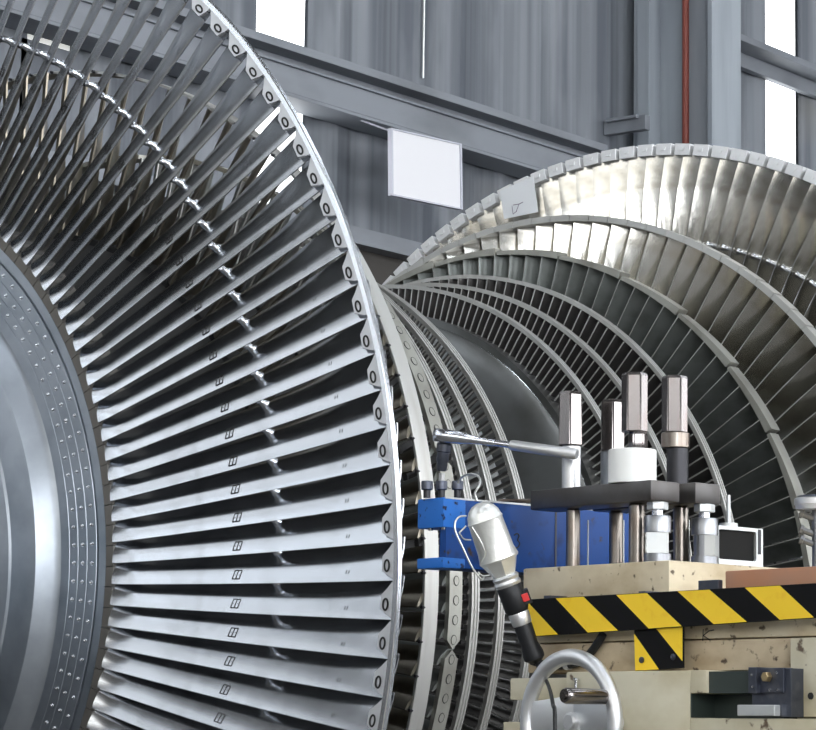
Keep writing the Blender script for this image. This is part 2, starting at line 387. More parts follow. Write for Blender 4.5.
# ---- other stages
def row(idx, N, r0, r1, xr, wid, thick, bl, bladem, bandm, side, ridges=0, rivets=0, seg=0, vis=None, base=0., marks=0, label=None, lip=0, edge=.0024, edgem=None):
    """one bladed wheel: wheel ring at the drum, blades and a shroud band whose camera-far edge is at xr"""
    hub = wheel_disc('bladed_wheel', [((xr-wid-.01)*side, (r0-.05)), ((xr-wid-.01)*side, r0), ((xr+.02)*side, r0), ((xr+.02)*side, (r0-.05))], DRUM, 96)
    def mk():
        bm = NB(); B = Blade(*bl[:2], *bl[2:]); B.side = side; B.edge = edge; B.emi = 1; B.build(bm, fillet=False); return bm
    x0, x1 = xr-wid, xr
    if seg:
        bm = NB(); M = seg
        for s in range(M):
            a0 = base+2*pi*s/M; a1 = base+2*pi*(s+1)/M; g = (.003 if M < 60 else .0008) if not rivets else .001
            if rivets:
                K = 10; tip = wid*.42/r1
                outl = [(x0+wid*.5, a0+g)] + [(x0, a0+g+tip)] + [(x0, lerp(a0, a1, i/K)) for i in range(1, K)] + [(x0, a1-g-tip)] + [(x0+wid*.5, a1-g)] + [(x1, a1-g-tip)] + [(x1, lerp(a0, a1, i/K)) for i in range(K-1, 0, -1)] + [(x1, a0+g+tip)]
                A = [bm.verts.new(pol(x*side, r1-thick, a)) for x, a in outl]; Bv = [bm.verts.new(pol(x*side, r1, a)) for x, a in outl]
                n = len(outl)
                # strips across the band keep the curvature
                h = n//2
                def ring(V):
                    for i in range(h):
                        j, k = i+1, (n-i) % n
                        q = [V[i], V[j], V[n-j], V[k]]
                        q2 = []
                        for v in q:
                            if v not in q2: q2.append(v)
                        if len(q2) > 2: bm.faces.new(q2)
                ring(A); ring(Bv)
                for i in range(n): bm.faces.new((A[i], A[(i+1)%n], Bv[(i+1)%n], Bv[i]))
            else:
                K = 6
                for i in range(K):
                    b0 = lerp(a0+g, a1-g, i/K); b1 = lerp(a0+g, a1-g, (i+1)/K)
                    o0 = lip*(1-i/K); o1 = lip*(1-(i+1)/K)
                    V = [bm.verts.new(pol(x*side, r, a)) for x in (x0, x1) for r, a in ((r1-thick, b0), (r1+o0, b0), (r1+o1, b1), (r1-thick, b1))]
                    bm.faces.new(V[0:4][::-1]); bm.faces.new(V[4:8]); bm.faces.new((V[1], V[2], V[6], V[5])); bm.faces.new((V[0], V[3], V[7], V[4]))
                    if i == 0: bm.faces.new((V[0], V[1], V[5], V[4]))
                    if i == K-1: bm.faces.new((V[3], V[2], V[6], V[7]))
    else:
        bm = NB()
        pr = [(x0, r1-thick), (x0, r1-.001), (x0+.001, r1)]
        if ridges:
            w = wid/(2*ridges+1)
            for i in range(ridges):
                pr += [(x0+w*(2*i+1), r1), (x0+w*(2*i+1)+.001, r1-.0035), (x0+w*(2*i+2)-.001, r1-.0035), (x0+w*(2*i+2), r1)]
        pr += [(x1-.001, r1), (x1, r1-.001), (x1, r1-thick)]
        closed_lathe(bm, Vector((0,0,0)), (1,0,0), [(x*side, r) for x, r in pr], 240)
    band = rpart('shroud_band', bm, bandm, hub, sharp=22)
    if rivets:
        bm = NB()
        for k in range(rivets):
            a = base + 2*pi*(k+.5)/rivets; c = pol((x0+wid*.5)*side, r1-.001, a)
            nr = Vector((0, -cos(a), sin(a))); td = Vector((0, sin(a), cos(a)))
            pts = [c + nr*.0018 + td*(.0115*cos(g)) + Vector((1,0,0))*(.010*sin(g)) for g in [2*pi*i/12 for i in range(13)]]
            tube(bm, pts, .0009, 4, sm=False, mi=1)
            V = [bm.verts.new(c + nr*.0024 + td*(.0105*cos(2*pi*i/12)) + Vector((1,0,0))*(.009*sin(2*pi*i/12))) for i in range(12)]; bm.faces.new(V)
        o = rpart('rivet', bm, [PEEN, DARK], hub); o['kind'] = 'stuff'
    if marks:
        bm = NB()
        for k in range(marks):
            a = base + 2*pi*k/marks
            lathe(bm, pol((x0-.001)*side, r1-.003, a), (-side, 0, .0), [(-.004, .004), (.006, .004)], 6)
        o = rpart('lock_screw', bm, DARK, hub); o['kind'] = 'stuff'
    if vis:
        src = rpart('blade', mk(), [bladem, edgem or BAND], hub); copies(src, hub, N, vis, base)
        rest = [k for k in range(N) if k not in vis and k-N not in vis]
    else: rest = list(range(N))
    merged(mk(), N, rest, base, 'blade', [bladem, edgem or BAND], hub)
    return hub
def BL(r0, r1, x, c0, c1, th0, th1, tp0, tp1, T0, T1, n=6, m=7, w=1., lean=0.):
    return (r0, r1, x, x, c0, (c0+c1)/2, c1, th0, th1, tp0, tp1, T0, T1, 1, n, m, w, 0., lean)
X2, X3, X4, X5, X6 = .6736*S, .4922*S, .3653*S, .2607*S, .1574*S
R2, R3, R4, R5, R6 = .8021*S, .7045*S, .6408*S, .6107*S, .5928*S
# negative x side: "x" grows towards the middle, so pass the blade start as -(X+...) and side=+1
def both(fn):
    fn(1); fn(-1)
for sd in (1, -1):
    # the band's outer-flow edge lies at |x|max; blades start there and run to the middle
    vis2 = list(range(-11, 14)) if sd == -1 else None
    def mkrow(N, r0, r1, X, wid, thick, c0, c1, th0, th1, tp0, tp1, T0, T1, bladem, bandm, **k):
        # rows are written for the near flow (negative x, side=1) and mirrored for the far one
        bl = BL(r0, r1-thick, -X-wid-k.pop('over', .004), c0, c1, th0, th1, tp0, tp1, T0, T1, n=k.pop('n', 6))
        return row(0, N, r0, r1, -X, wid, thick, bl, bladem, bandm, sd, **k)
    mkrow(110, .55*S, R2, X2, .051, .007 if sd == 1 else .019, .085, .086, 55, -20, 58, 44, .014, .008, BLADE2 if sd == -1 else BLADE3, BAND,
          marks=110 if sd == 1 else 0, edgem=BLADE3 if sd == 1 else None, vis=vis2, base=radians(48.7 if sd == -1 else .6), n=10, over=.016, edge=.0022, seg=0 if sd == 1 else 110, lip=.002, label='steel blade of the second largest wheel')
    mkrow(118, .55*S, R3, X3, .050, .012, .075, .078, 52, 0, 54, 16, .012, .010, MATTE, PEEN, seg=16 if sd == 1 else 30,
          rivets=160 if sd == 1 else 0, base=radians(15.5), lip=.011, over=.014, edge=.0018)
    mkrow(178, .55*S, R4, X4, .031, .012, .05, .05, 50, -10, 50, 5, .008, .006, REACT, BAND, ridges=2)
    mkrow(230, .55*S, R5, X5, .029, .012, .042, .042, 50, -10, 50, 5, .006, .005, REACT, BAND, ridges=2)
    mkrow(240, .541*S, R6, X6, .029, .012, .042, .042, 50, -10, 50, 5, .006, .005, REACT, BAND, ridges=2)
    # front disc of this flow
    pr = [(-.138+.0, .541), (-.132, .541), (-.132, .529), (-.128, .527), (-.124, .521), (-.120, .50), (-.112, .45), (-.103, .40), (-.09, .30), (-.2, .28), (-.3, .30), (-.3, .541)]
    wheel_disc('inner_disc', [(x*S*sd, r*S) for x, r in pr], RDISC, 160)
    bm = NB(); closed_lathe(bm, Vector((0,0,0)), (1,0,0), [(-.131*S*sd, .518*S), (-.1335*S*sd, .5195*S), (-.1365*S*sd, .5275*S), (-.1335*S*sd, .5305*S), (-.130*S*sd, .5275*S)], 160)
    rpart('fillet_highlight_ring', bm, RIM, rotor)  # polished ring added for the highlight along the disc fillet
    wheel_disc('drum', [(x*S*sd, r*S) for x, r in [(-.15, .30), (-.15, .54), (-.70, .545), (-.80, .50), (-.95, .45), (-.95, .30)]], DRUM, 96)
wheel_disc('shaft', [(x*S, r*S) for x, r in [(-1.9, .05), (-1.9, .20), (-1.3, .20), (-1.3, .24), (-1.1, .26), (1.1, .26), (1.3, .24), (1.3, .20), (1.9, .20), (1.9, .05)]], DISC, 64)
# support stands under the shaft ends (out of the picture but the rotor rests on them)
for xx in (-1.75*S, 1.75*S):
    t = thing('rotor_stand', (xx, 0, 0), 'steel trestle under the %s end of the rotor shaft' % ('near' if xx < 0 else 'far'), 'stand')
    bm = NB(); wbox(bm, xx-.18, xx+.18, -.7, .7, 0, .12, bev=.01); wbox(bm, xx-.12, xx+.12, -.28, .28, .12, AX-.20*S-.001, bev=.01)
    obj('pedestal', bm, GIRT, t)

# handwritten paper on the far wheel
pt = [WX(x, y, 1.0053*S-.072) for x, y in ((500, 191), (533, 176), (538, 212), (504, 219))]
bm = NB(); vs = [bm.verts.new(p) for p in pt]; vb = [bm.verts.new(p+Vector((.002, 0, 0))) for p in pt]
bm.faces.new(vs); bm.faces.new(vb[::-1])
for i in range(4): bm.faces.new((vs[i], vs[(i+1)%4], vb[(i+1)%4], vb[i]))
for seg in (((512,208),(513,216)),((513,216),(517,213)),((513,207),(519,206)),((519,206),(516,214)),((519,206),(523,204))):
    tube(bm, [WX(x, y-2, 1.0053*S-.074) for x, y in seg], .0012, 4, mi=1, sm=False)
tag(obj('paper_note', bm, [PAPER, INK], None, False), 'pale paper note with a handwritten mark taped on the blades of the far wheel', 'paper note')

# ============================================================ HALL
WYB = 5.0
def plane_box(name, x0, x1, y0, y1, z0, z1, m): return struct(name, wbox(NB(), x0, x1, y0, y1, z0, z1), m)
plane_box('floor', -20, 34, -15, WYB+3, -.2, 0, FLOORM)
# back wall: corrugated sheet between window strips
strips = [(3.50, 3.87), (5.31, 5.81), (11.11, 11.66), (16, 16.6), (21, 21.6)]
ZT, ZB = 13.0, 4.55
bm = NB(); xs = -20.0; ranges = []
for a, b in strips: ranges.append((xs, a)); xs = b
ranges.append((xs, 34.0))
for a, b in ranges:
    x = a; pts = []; k = 0
    while x < b:
        pts.append((x, WYB + (.035 if k % 4 in (0, 1) else 0))); x += (.16 if k % 2 else .05); k += 1
    pts.append((b, WYB))
    lo = [bm.verts.new((p[0], p[1], ZB)) for p in pts]; hi = [bm.verts.new((p[0], p[1], ZT)) for p in pts]
    lb = [bm.verts.new((p[0], WYB+.12, ZB)) for p in pts]; hb = [bm.verts.new((p[0], WYB+.12, ZT)) for p in pts]
    for i in range(len(pts)-1):
        bm.faces.new((lo[i], lo[i+1], hi[i+1], hi[i])); bm.faces.new((hb[i], hb[i+1], lb[i+1], lb[i])); bm.faces.new((lb[i], lb[i+1], lo[i+1], lo[i]))
struct('wall_back', bm, WALLM)
plane_box('wall_back_lower', -20, 34, WYB-.02, WYB+.2, 0, ZB-.10, DARKW)
plane_box('trim_1', -20, 34, WYB-.14, WYB+.06, ZB-.10, ZB, GIRT)
for i, (a, b) in enumerate(strips):
    plane_box('window_%d' % (i+1), a, b, WYB+.06, WYB+.10, ZB, ZT, PALE if i == 0 else BGSKY)
plane_box('trim_2', 3.46, 3.91, WYB+.0, WYB+.06, ZB, WY(45, 44, WYB).z, WALLM)
# unseen glowing panes added on the back wall for the near blades to reflect
for i, (a, b) in enumerate([(-15.6, -13.2), (-12.6, -10.2), (-9.6, -7.2), (-6.6, -4.6), (-3.6, -1.9)]):
    plane_box('window_%d' % (60+i), a, b, WYB-.06, WYB-.03, (3.4, 3.4, 3.4, 3.8, 7.5)[i], 12.0, (WALLGLOW, WALLGLOW2, WALLGLOW, WALLGLOW2, WALLGLOW2)[i])
    plane_box('trim_%d' % (70+i), (a+b)/2-.05, (a+b)/2+.05, WYB-.10, WYB-.07, (3.4, 3.4, 3.4, 3.8, 7.5)[i], 12.0, GIRT)
    plane_box('trim_%d' % (80+i), a-.1, b+.1, WYB-.10, WYB-.07, 7.7, 7.85, GIRT)
    plane_box('trim_%d' % (60+i), a-.1, b+.1, WYB-.10, WYB-.07, 9.5, 9.75, GIRT)  # these bars are added to make the reflected glow patchy
plane_box('wall_right', 34, 34.2, -15, WYB, 0, ZT, WALLM)
plane_box('wall_left', -20.2, -20, -15, WYB, 0, ZT, WALLM)
plane_box('wall_front', -20, 34, -15.2, -15, 0, ZT, WALLM)
for i, (a, b) in enumerate([(-18, -15), (-14, -11), (-8, -5), (-2, 1), (4, 7), (13, 16), (20, 23)]):
    plane_box('window_%d' % (20+i), a, b, -14.99, -14.95, 2.5, 10.5, SKY)  # unseen glowing panes added to light the scene from the front
for i, (a, b) in enumerate([(-13.5, -10.6), (-10, -7.1), (-6.5, -3.6), (-3, -.1), (.5, 3.4)]):
    plane_box('window_%d' % (30+i), -19.99, -19.95, a, b, 4.5, 11.5, SIDEGLOW)  # unseen glowing panes added to brighten the far blades and bench fronts
    plane_box('trim_%d' % (30+i), -19.94, -19.90, a-.1, b+.1, 7.4, 7.7, GIRT)
plane_box('ceiling', -20, 34, -15, WYB+.1, ZT, ZT+.2, DARKW)
for i, (y0, y1) in enumerate([(-9.2, -8.2), (-3.0, -2.0)]):
    for j, (x0, x1) in enumerate([(-12, -6), (-3, 3), (6, 12), (15, 21)]):
        plane_box('window_%d' % (40+i*4+j), x0, x1, y0, y1, ZT-.03, ZT-.001, ROOFGLOW)  # unseen glowing strips added for highlights on rims and bands

# wall beams
def beam(name, label, boxes, m=GIRT):
    bm = NB()
    for b in boxes: wbox(bm, *b, bev=.004)
    return tag(obj(name, bm, m, None, False), label, 'beam')
def zat(px, py, y): return WY(px, py, y).z
yw = WYB-.30
z1 = zat(380, 71, yw)
beam('wall_beam', 'upper thin grey steel ledge beam running along the back wall above the white board',
     [(-20, WY(608, 145, yw).x, yw, WYB+.0, z1-.05, z1), (-20, WY(608, 145, yw).x, yw+.12, yw+.15, z1-.16, z1-.05)])
yl = WYB-.24
z2 = zat(380, 93, yl); z3 = zat(380, 120, yl)
beam('wall_beam', 'lower thick grey steel I-beam running along the back wall just above the white board',
     [(-20, 9.3, yl, yl+.04, z3, z2-.012), (-20, 9.3, yl-.02, yl+.10, z2-.012, z2), (-20, 9.3, yl, WYB, z3-.02, z3)])
zr = zat(740, 33, yl)
beam('wall_beam', 'grey steel beam crossing the bright window to the right of the column',
     [(WY(738, 40, yl).x, 34, yl, WYB, zr-.05, zr), (WY(738, 40, yl).x, 34, WYB-.06, WYB, zr-.16, zr-.05)])
# column
yc = 4.30
xc0, xc1 = WY(712, 60, yc).x, WY(741, 60, yc).x
bm = NB()
wbox(bm, xc0, xc1, yc, yc+.035, 0, ZT, bev=.003); wbox(bm, xc0+.13, xc0+.16, yc+.035, WYB-.035, 0, ZT); wbox(bm, xc0, xc1, WYB-.10, WYB-.06, 0, ZT, bev=.003)
wbox(bm, xc0-.02, xc0+.13, WYB-.20, WYB-.10, 0, ZT, bev=.004)
tag(obj('steel_column', bm, COLM, None, False), 'tall pale grey steel column against the back wall with a red pipe', 'column')
bm = NB(); px_ = WY(685, 60, 4.62); lathe(bm, Vector((xc0+.075, 4.56, 0)), (0,0,1), [(0, .024), (ZT, .024)], 12)
tag(obj('wall_pipe', bm, REDP), 'thin red-brown vertical pipe running up the steel column', 'pipe')
xk = WY(610, 142, WYB-.05).x; vk = ray(645, 128); yk = (CAM+vk*((xk-CAM.x)/vk.x)).y; zz = WX(628, 130, xk).z
bm = NB(); wbox(bm, xk, xk+.06, yk, WYB, zz-.01, zz+.09); wbox(bm, xk-.04, xk, yk+.05, WYB-.04, zz+.07, zz+.09)
tag(obj('column_bracket', bm, GIRT, None, False), 'short grey bracket beam joining the wall ledge to the column', 'bracket')
# cable
bm = NB(); q0 = WY(422, 0, WYB-.02); q1 = WY(423, 78, WYB-.02)
lathe(bm, Vector((q1.x, q1.y, q1.z)), (0,0,1), [(0, .008), (q0.z-q1.z+1.5, .008)], 6)
tag(obj('wall_cable', bm, WIRE), 'thin pale vertical cable on the wall above the white board', 'cable')
# white board
c0 = WY(391, 161, WYB-.42); wdt = None
ang = radians(-6)
def bx(px, py):
    v = ray(px, py); n = Vector((-sin(ang), cos(ang), 0)); t = (c0-CAM).dot(n)/v.dot(n); return CAM+v*t
cs = [bx(390.5, 195.5), bx(461.5, 210), bx(460.5, 144), bx(390, 128)]
t = thing('notice_board', (c0.x, c0.y, c0.z-.3), 'blank white framed board hanging in front of the corrugated back wall', 'board')
n = Vector((sin(ang), -cos(ang), 0))
ctr = sum(cs, Vector())/4
ins = [q+(ctr-q)*.045 for q in cs]
bm = NB(); hexa(bm, [q-n*.01 for q in ins]+[q+n*.004 for q in ins]); obj('panel', bm, SIGNM, t, False)
bm = NB()
for i in range(4):
    A, B_, a_, b_ = cs[i], cs[(i+1)%4], ins[i], ins[(i+1)%4]
    hexa(bm, [A-n*.02, B_-n*.02, b_-n*.02, a_-n*.02, A+n*.012, B_+n*.012, b_+n*.012, a_+n*.012])
obj('frame', bm, SIGNF, t, False)
bm = NB()
for q in (cs[2], cs[3]): tube(bm, [q+(ctr-q)*.1, Vector((q.x, WYB-.1, z3+.02))], .006, 6, sm=False)
obj('hanger', bm, SIGNF, t)

# ============================================================ BENCH ITEMS
ZS = K0.z                      # top of the slab
def loft_slab(): pass
# machine bed (below everything)
AB = -.06
bz = FX(640, 671, AB)[1]
bl_, br_ = FX(566, 676, AB)[0], FX(790, 668, AB)[0]
pl0, pl1 = FX(510, 690, AB+.02)[0], FX(566, 690, AB)[0]
bed = thing('machine_bed', L(.1, .1, 0), 'pale cream painted machine bed with a dark slot, under the striped board', 'machine bed')
s1a, s1z0 = FX(706, 693, AB); s1b, s1z1 = FX(756, 668.5, AB)
s2a, s2z0 = FX(690, 718, AB); s2b, s2z1 = FX(752, 693, AB)
bm = NB()
lbox(bm, AB, .45, s2a, bl_, 0, bz, bev=.003)                       # left of the slots
lbox(bm, AB, .45, br_-.06, s2a, 0, s2z0, bev=.003)                # below the slots
lbox(bm, AB+.09, .45, br_-.06, s2a, s2z0, bz)                     # back of the slots
lbox(bm, AB, AB+.09, s1a, s2a, s2z1, bz, bev=.0015)               # step beside the upper slot
obj('body', bm, CREAM2, bed, True, 30)
bm = NB(); lbox(bm, AB+.055, AB+.088, FX(760, 700, AB)[0], s2a-.001, s2z0+.001, s2z1-.001); lbox(bm, AB+.001, AB+.056, s2a-.003, s2a-.0003, s2z0+.001, s2z1-.001); lbox(bm, AB+.006, AB+.088, FX(760, 700, AB)[0], s1a-.001, s2z1, bz-.002)
obj('slot_shade_sheet', bm, SLOT, bed, False)  # dark sheets stand for the shade in the slot recesses
bm = NB(); lbox(bm, AB+.02, .4, pl0, bl_+.002, FX(530, 700, AB+.02)[1], FX(530, 678, AB+.02)[1], bev=.003); lbox(bm, AB-.0, .4, FX(503, 725, AB)[0], bl_, 0, FX(530, 722, AB)[1], bev=.003)
obj('side_block', bm, CREAM2, bed, True, 30)
# right body
r0_, _ = FX(816+60, 700, AB+.03); r1_, rz1 = FX(790, 640, AB+.03)
bm = NB(); rz1 = FX(640, 640.5, -.012)[1]-.003; lbox(bm, AB+.03, .45, r0_, r1_, FX(800, 717, AB+.03)[1], rz1, bev=.003)
obj('end_block', bm, CREAM2, bed, True, 30)
bm = NB()
for x, y, w in ((793, 700, .006), (811, 696, .005)):
    b_, z_ = FX(x, y, AB+.03); lathe(bm, L(AB+.029, b_, z_), -E1, [(-.002, w*1.2), (.0012, w*1.1)], 10)
obj('oil_hole', bm, BLACKM, bed)
bm = NB(); lbox(bm, AB-.01, .45, FX(816+60, 725, AB)[0], FX(735, 725, AB-.01)[0], 0, FX(760, 718.5, AB-.01)[1], bev=.002)
obj('lower_ledge', bm, CREAM2, bed, True, 30)
# hardware plates on the slot
bm = NB()
q0, qz0 = FX(756, 693, AB); q1, qz1 = FX(785, 667, AB)
lbox(bm, AB-.004, AB+.02, q1, q0, qz0, qz1-.001, bev=.001)
lbox(bm, AB+.0, AB+.03, FX(791, 700, AB)[0], FX(752, 700, AB)[0], FX(770, 717, AB)[1], qz1-.002, bev=.001)
lbox(bm, AB-.014, AB+.02, FX(762, 680, AB)[0], q0+.004, qz0-.001, qz1, bev=.001)
obj('hinge_plate', bm, GUN, bed, False)
bm = NB(); lbox(bm, AB-.016, AB-.001, FX(781, 716, AB)[0], FX(744, 716, AB)[0], FX(760, 716, AB)[1], FX(760, 705, AB)[1], bev=.0015)
obj('latch_plate', bm, WGREY, bed, False)
bm = NB(); b_, z_ = FX(770, 677, AB); lathe(bm, L(AB-.004, b_, z_), -E1, [(0, .0085), (.008, .0085), (.010, .007)], 6)
obj('bolt', bm, BRASS, bed, False)
bm = NB()
for x, y in ((758, 675), (759, 687), (779, 673), (772, 690), (780, 690)):
    b_, z_ = FX(x, y, AB); lathe(bm, L(AB-.003 if x > 765 else AB-.013, b_, z_), -E1, [(0, .0028), (.003, .0022)], 8)
obj('screw', bm, RIM, bed)
# planks behind the striped board
def tablet(name, a0, a1, bpl, zlo, zhi, m, label, cat, group=None, rot=None, bev=.003):
    bm = NB(); lbox(bm, a0, a1, bpl[0], bpl[1], zlo, zhi, bev=bev); return tag(obj(name, bm, m, None, True, 30), label, cat, group)
A1 = -.012
lowb = r1_+.003; left2, _ = FX(528, 660, A1)
zseam = FX(640, 640.5, A1)[1]
tablet('spacer_block', A1, .42, (lowb, left2), bz+.0005, zseam-.002, WOOD, 'long tan spacer beam lying directly on the machine bed behind the small striped bracket', 'beam')
lowb2, _ = FX(816+60, 640, A1); left3, _ = FX(530, 640, A1)
zs0 = FX(640, 604, A1)[1]
tablet('spacer_block', A1+.0, .42, (lowb2, left3), zseam, zs0, CREAM, 'long cream spacer beam with a handwritten K mark, second layer above the machine bed', 'beam')
bm = NB()
for seg in (((703.5,630),(703,642)),((709,632),(703.5,636.5)),((703.5,636.5),(710,641)),((709,632),(714,631))):
    pp = [L(A1-.0006, *FX(x, y-1, A1)) for x, y in seg]; tube(bm, pp, .0009, 4, sm=False)
mk_ = obj('pen_mark', bm, BLACKM); 
o_plank = [o for o in bpy.data.objects if o.name.startswith('spacer_block') and 'K mark' in o.get('label', '')][0]
mk_.parent = o_plank
for v in mk_.data.vertices: v.co -= o_plank.location
# top slab
tablet('top_slab', 0, .5, (0, FX(523, 570, 0)[0]), zs0+.0005, ZS, CREAM, 'thick tan-cream slab carrying the clamping bars and studs', 'slab', bev=.004)
o0, oz = FX(725, 571, -.008); o1, _ = FX(816+60, 568, -.008)
tablet('packing_block', -.008, .30, (o1, o0), zs0+.0005, oz, ORANGE, 'reddish primer coloured packing block behind the right end of the striped board', 'block', bev=.003)
bm = NB(); u0, uz = FX(704, 583, -.006); u1, uz1 = FX(724, 580, -.006); lbox(bm, -.02, -.009, u1, u0, zs0+.0005, uz1, bev=.001)
tag(obj('shim_plate', bm, GUN, None, False), 'small blue-grey shim strip lying above the striped board next to the reddish block', 'shim')

# striped board
AH = -.046
def stripes(name, corners, yellow, a, label, thick=.004, extra=None, screws=()):
    """corners (tl,tr,br,bl) pixels; yellow: list of pixel polygons, all on the plane e1 = a"""
    t = thing(name, L(a, FX(*corners[3], a)[0], FX(*corners[3], a)[1]), label, 'warning board')
    P = [L(a, *FX(x, y, a)) for x, y in corners]
    bm = NB()
    back = [p+E1*thick for p in P]
    hexa(bm, [P[3], P[2], back[2], back[3], P[0], P[1], back[1], back[0]], bev=.001)
    obj('panel', bm, BLK, t, False)
    for poly in yellow:
        Q = [L(a-.0008, *FX(x, y, a)) for x, y in poly]
        bm = NB(); V = [bm.verts.new(q) for q in Q]; W = [bm.verts.new(q+E1*.0012) for q in Q]
        bm.faces.new(V); bm.faces.new(W[::-1])
        for i in range(len(Q)): bm.faces.new((V[i], V[(i+1)%len(Q)], W[(i+1)%len(Q)], W[i]))
        obj('yellow_stripe', bm, YEL, t, False)
    for x, y in screws:
        bm = NB(); b_, z_ = FX(x, y, a); lathe(bm, L(a-.0006, b_, z_), -E1, [(0, .0055), (.003, .0055), (.0035, .003), (.0015, .002)], 12); obj('screw', bm, GUN, t)
    return t
def top(x): return 599.5 + (x-525)*(583-599.5)/291
def bot(x): return 637 + (x-530)*(618-637)/286
yl5 = [[(524, top(524)+.6), (528, top(528)+3), (558, bot(558)-.6), (524, bot(524)-.6)]]
for t0, t1, b0, b1 in ((556, 583.5, 588, 618), (616.5, 647, 649, 682), (678, 709.5, 714, 747), (745, 780, 780, 814)):
    yl5.append([(t0, top(t0)+.6), (t1, top(t1)+.6), (b1, bot(b1)-.6), (b0, bot(b0)-.6)])
stripes('warning_board', [(522, top(522)), (832, top(832)), (832, bot(832)), (522, bot(522))], yl5, AH, 'long black and yellow striped warning board across the front of the bench')
wbd = bpy.data.objects['warning_board']
bm = NB()
for px in (545, 640):
    b_, z_ = FX(px, 606, AH); lbox(bm, AH+.004, -.0005, b_-.008, b_+.008, zs0+.001, zs0+.02)
obj('standoff', bm, GUN, wbd, False)
stripes('warning_bracket', [(634, 629), (683, 626), (683, 668), (635, 671)],
        [[(634.5, 634), (659, 669.4), (635.5, 670.6)], [(656, 628), (682.5, 627), (682.5, 661)]], AH+.006, 'small square black and yellow bracket hanging below the long striped board', screws=((642.5, 660), (674, 657)))
# ---- clamping bars with studs, nuts, jacks
def bar(a0, a1, b0, b1, zb, zt, label):
    bm = NB(); lbox(bm, a0, a1, b0, b1, zb, zt, bev=.004); return tag(obj('clamp_bar', bm, PLATE, None, True, 30), label, 'clamp bar')
# bar 1: corner at px 651, right end face to 680
a1_ = .025
b1c, z1t = FX(651, 479.5, a1_); _, z1b = FX(651, 500, a1_)
b1e, _ = FX(530, 495, a1_); w1 = FY(680, 490, b1c)[0]
bar(a1_, w1, b1c, b1e, z1b, z1t, 'nearer dark steel clamping bar carrying the white collar')
b2c = b1c+.0
a2_ = FY(695.5, 490, b2c)[0]; w2 = FY(720.5, 490, b2c)[0]
b2e = b1e-.05
_, z2t = FX(695.5, 482, a2_); _, z2b = FX(695.5, 503, a2_)
bar(a2_, w2, b2c, b2e, z2b, z2t, 'farther dark steel clamping bar to the right of the nearer one')
M1 = (a1_+w1)/2; M2 = (a2_+w2)/2
def bpos(px, py, a): return FX(px, py, a)[0]
def stud(px, a, ztop, rad, label):
    b = bpos(px, 540, a); bm = NB(); lathe(bm, L(a, b, ZS), (0,0,1), [(0, rad), (ztop-ZS-.003, rad), (ztop-ZS, rad-.003)], 24)
    return tag(obj('stud', bm, STUDM), label, 'stud'), b
def Zp(px, py, a): return FX(px, py, a)[1]
_, bs1 = stud(573, M1, z1b, .0130, 'dark oily steel stud standing under the left end of the nearer clamping bar')
_, bs3 = stud(637, M1, z1b, .0150, 'dark oily steel stud standing under the nearer clamping bar below the white collar')
_, bs2 = stud(616, M2, z2b, .0130, 'dark oily steel stud seen between the two studs of the nearer bar')
_, bs4 = stud(681, M2, z2b, .0140, 'dark oily steel stud standing between the two screw jacks')
def hexnut(pxc, a, y0, y1, rad, label, seat=None, ph=0):
    """long hexagon between pixel rows y0 (top) and y1 (bottom)"""
    b = bpos(pxc, (y0+y1)/2, a); zt, zb = Zp(pxc, y0, a), Zp(pxc, y1, a); 
    if seat is not None: zb = seat
    h = zt-zb; bm = NB()
    lathe(bm, L(a, b, zb), (0,0,1), [(0, rad*.96), (.002, rad), (h-.006, rad), (h-.001, rad*.90), (h, rad*.8)], 6, ph=ph, ref=E1)
    bmesh.ops.bevel(bm, geom=[e for e in bm.edges if abs((e.verts[0].co-e.verts[1].co).normalized().z) > .9], offset=.0022, segments=2, affect='EDGES')
    return tag(obj('long_hex_nut', bm, HEXM, None, True, 22), label, 'nut'), b, zt, zb
def collar(pxc, a, seat, ytop, rad, m, name, label, cat):
    b = bpos(pxc, ytop, a); zt = Zp(pxc, ytop, a); h = zt-seat; bm = NB()
    lathe(bm, L(a, b, seat), (0,0,1), [(0, rad-.001), (.001, rad), (h-.0015, rad), (h, rad-.0015)], 32)
    return tag(obj(name, bm, m), label, cat), zt
# left stack on the nearer bar
_, zz1 = collar(571.5, M1, z1t, 446, .0175, ALU, 'sleeve', 'silver cylindrical sleeve on the left end of the nearer bar beside the wrench end', 'sleeve')
hexnut(570.5, M1, 392, 446, .0245, 'leftmost long hexagonal nut standing on the silver sleeve', seat=zz1, ph=radians(-14))
# white collar stack
_, zz2 = collar(632.5, M1, z1t, 450, .0435, WHITE, 'collar', 'wide white cylindrical collar on the nearer clamping bar', 'collar')
_, _, zt3, _ = hexnut(638, M1, 432, 450, .0185, 'short dark hexagonal nut between the white collar and the tall nut', seat=zz2, ph=radians(20))
hexnut(634.5, M1, 373, 432, .0245, 'tallest long hexagonal nut above the white collar', seat=zt3, ph=radians(14))
# behind: third nut on farther bar
_, zz4 = collar(613, M2, z2t, 452, .0235, STEEL, 'sleeve', 'dark steel sleeve half hidden behind the white collar', 'sleeve')
hexnut(612.5, M2, 400, 452, .0245, 'long hexagonal nut half hidden behind the tallest nut', seat=zz4, ph=radians(-10))
_, zz5 = collar(677.5, M2, z2t, 448, .0200, DARK, 'sleeve', 'dark polished sleeve on the farther bar below the rightmost tall nut', 'sleeve')
_, zz6 = collar(675.5, M2, zz5, 433, .0262, STUDM, 'washer', 'thick round washer directly under the rightmost tall nut', 'washer')
hexnut(674.5, M2, 376, 433, .0245, 'rightmost long hexagonal nut standing on the round washer', seat=zz6, ph=radians(14))
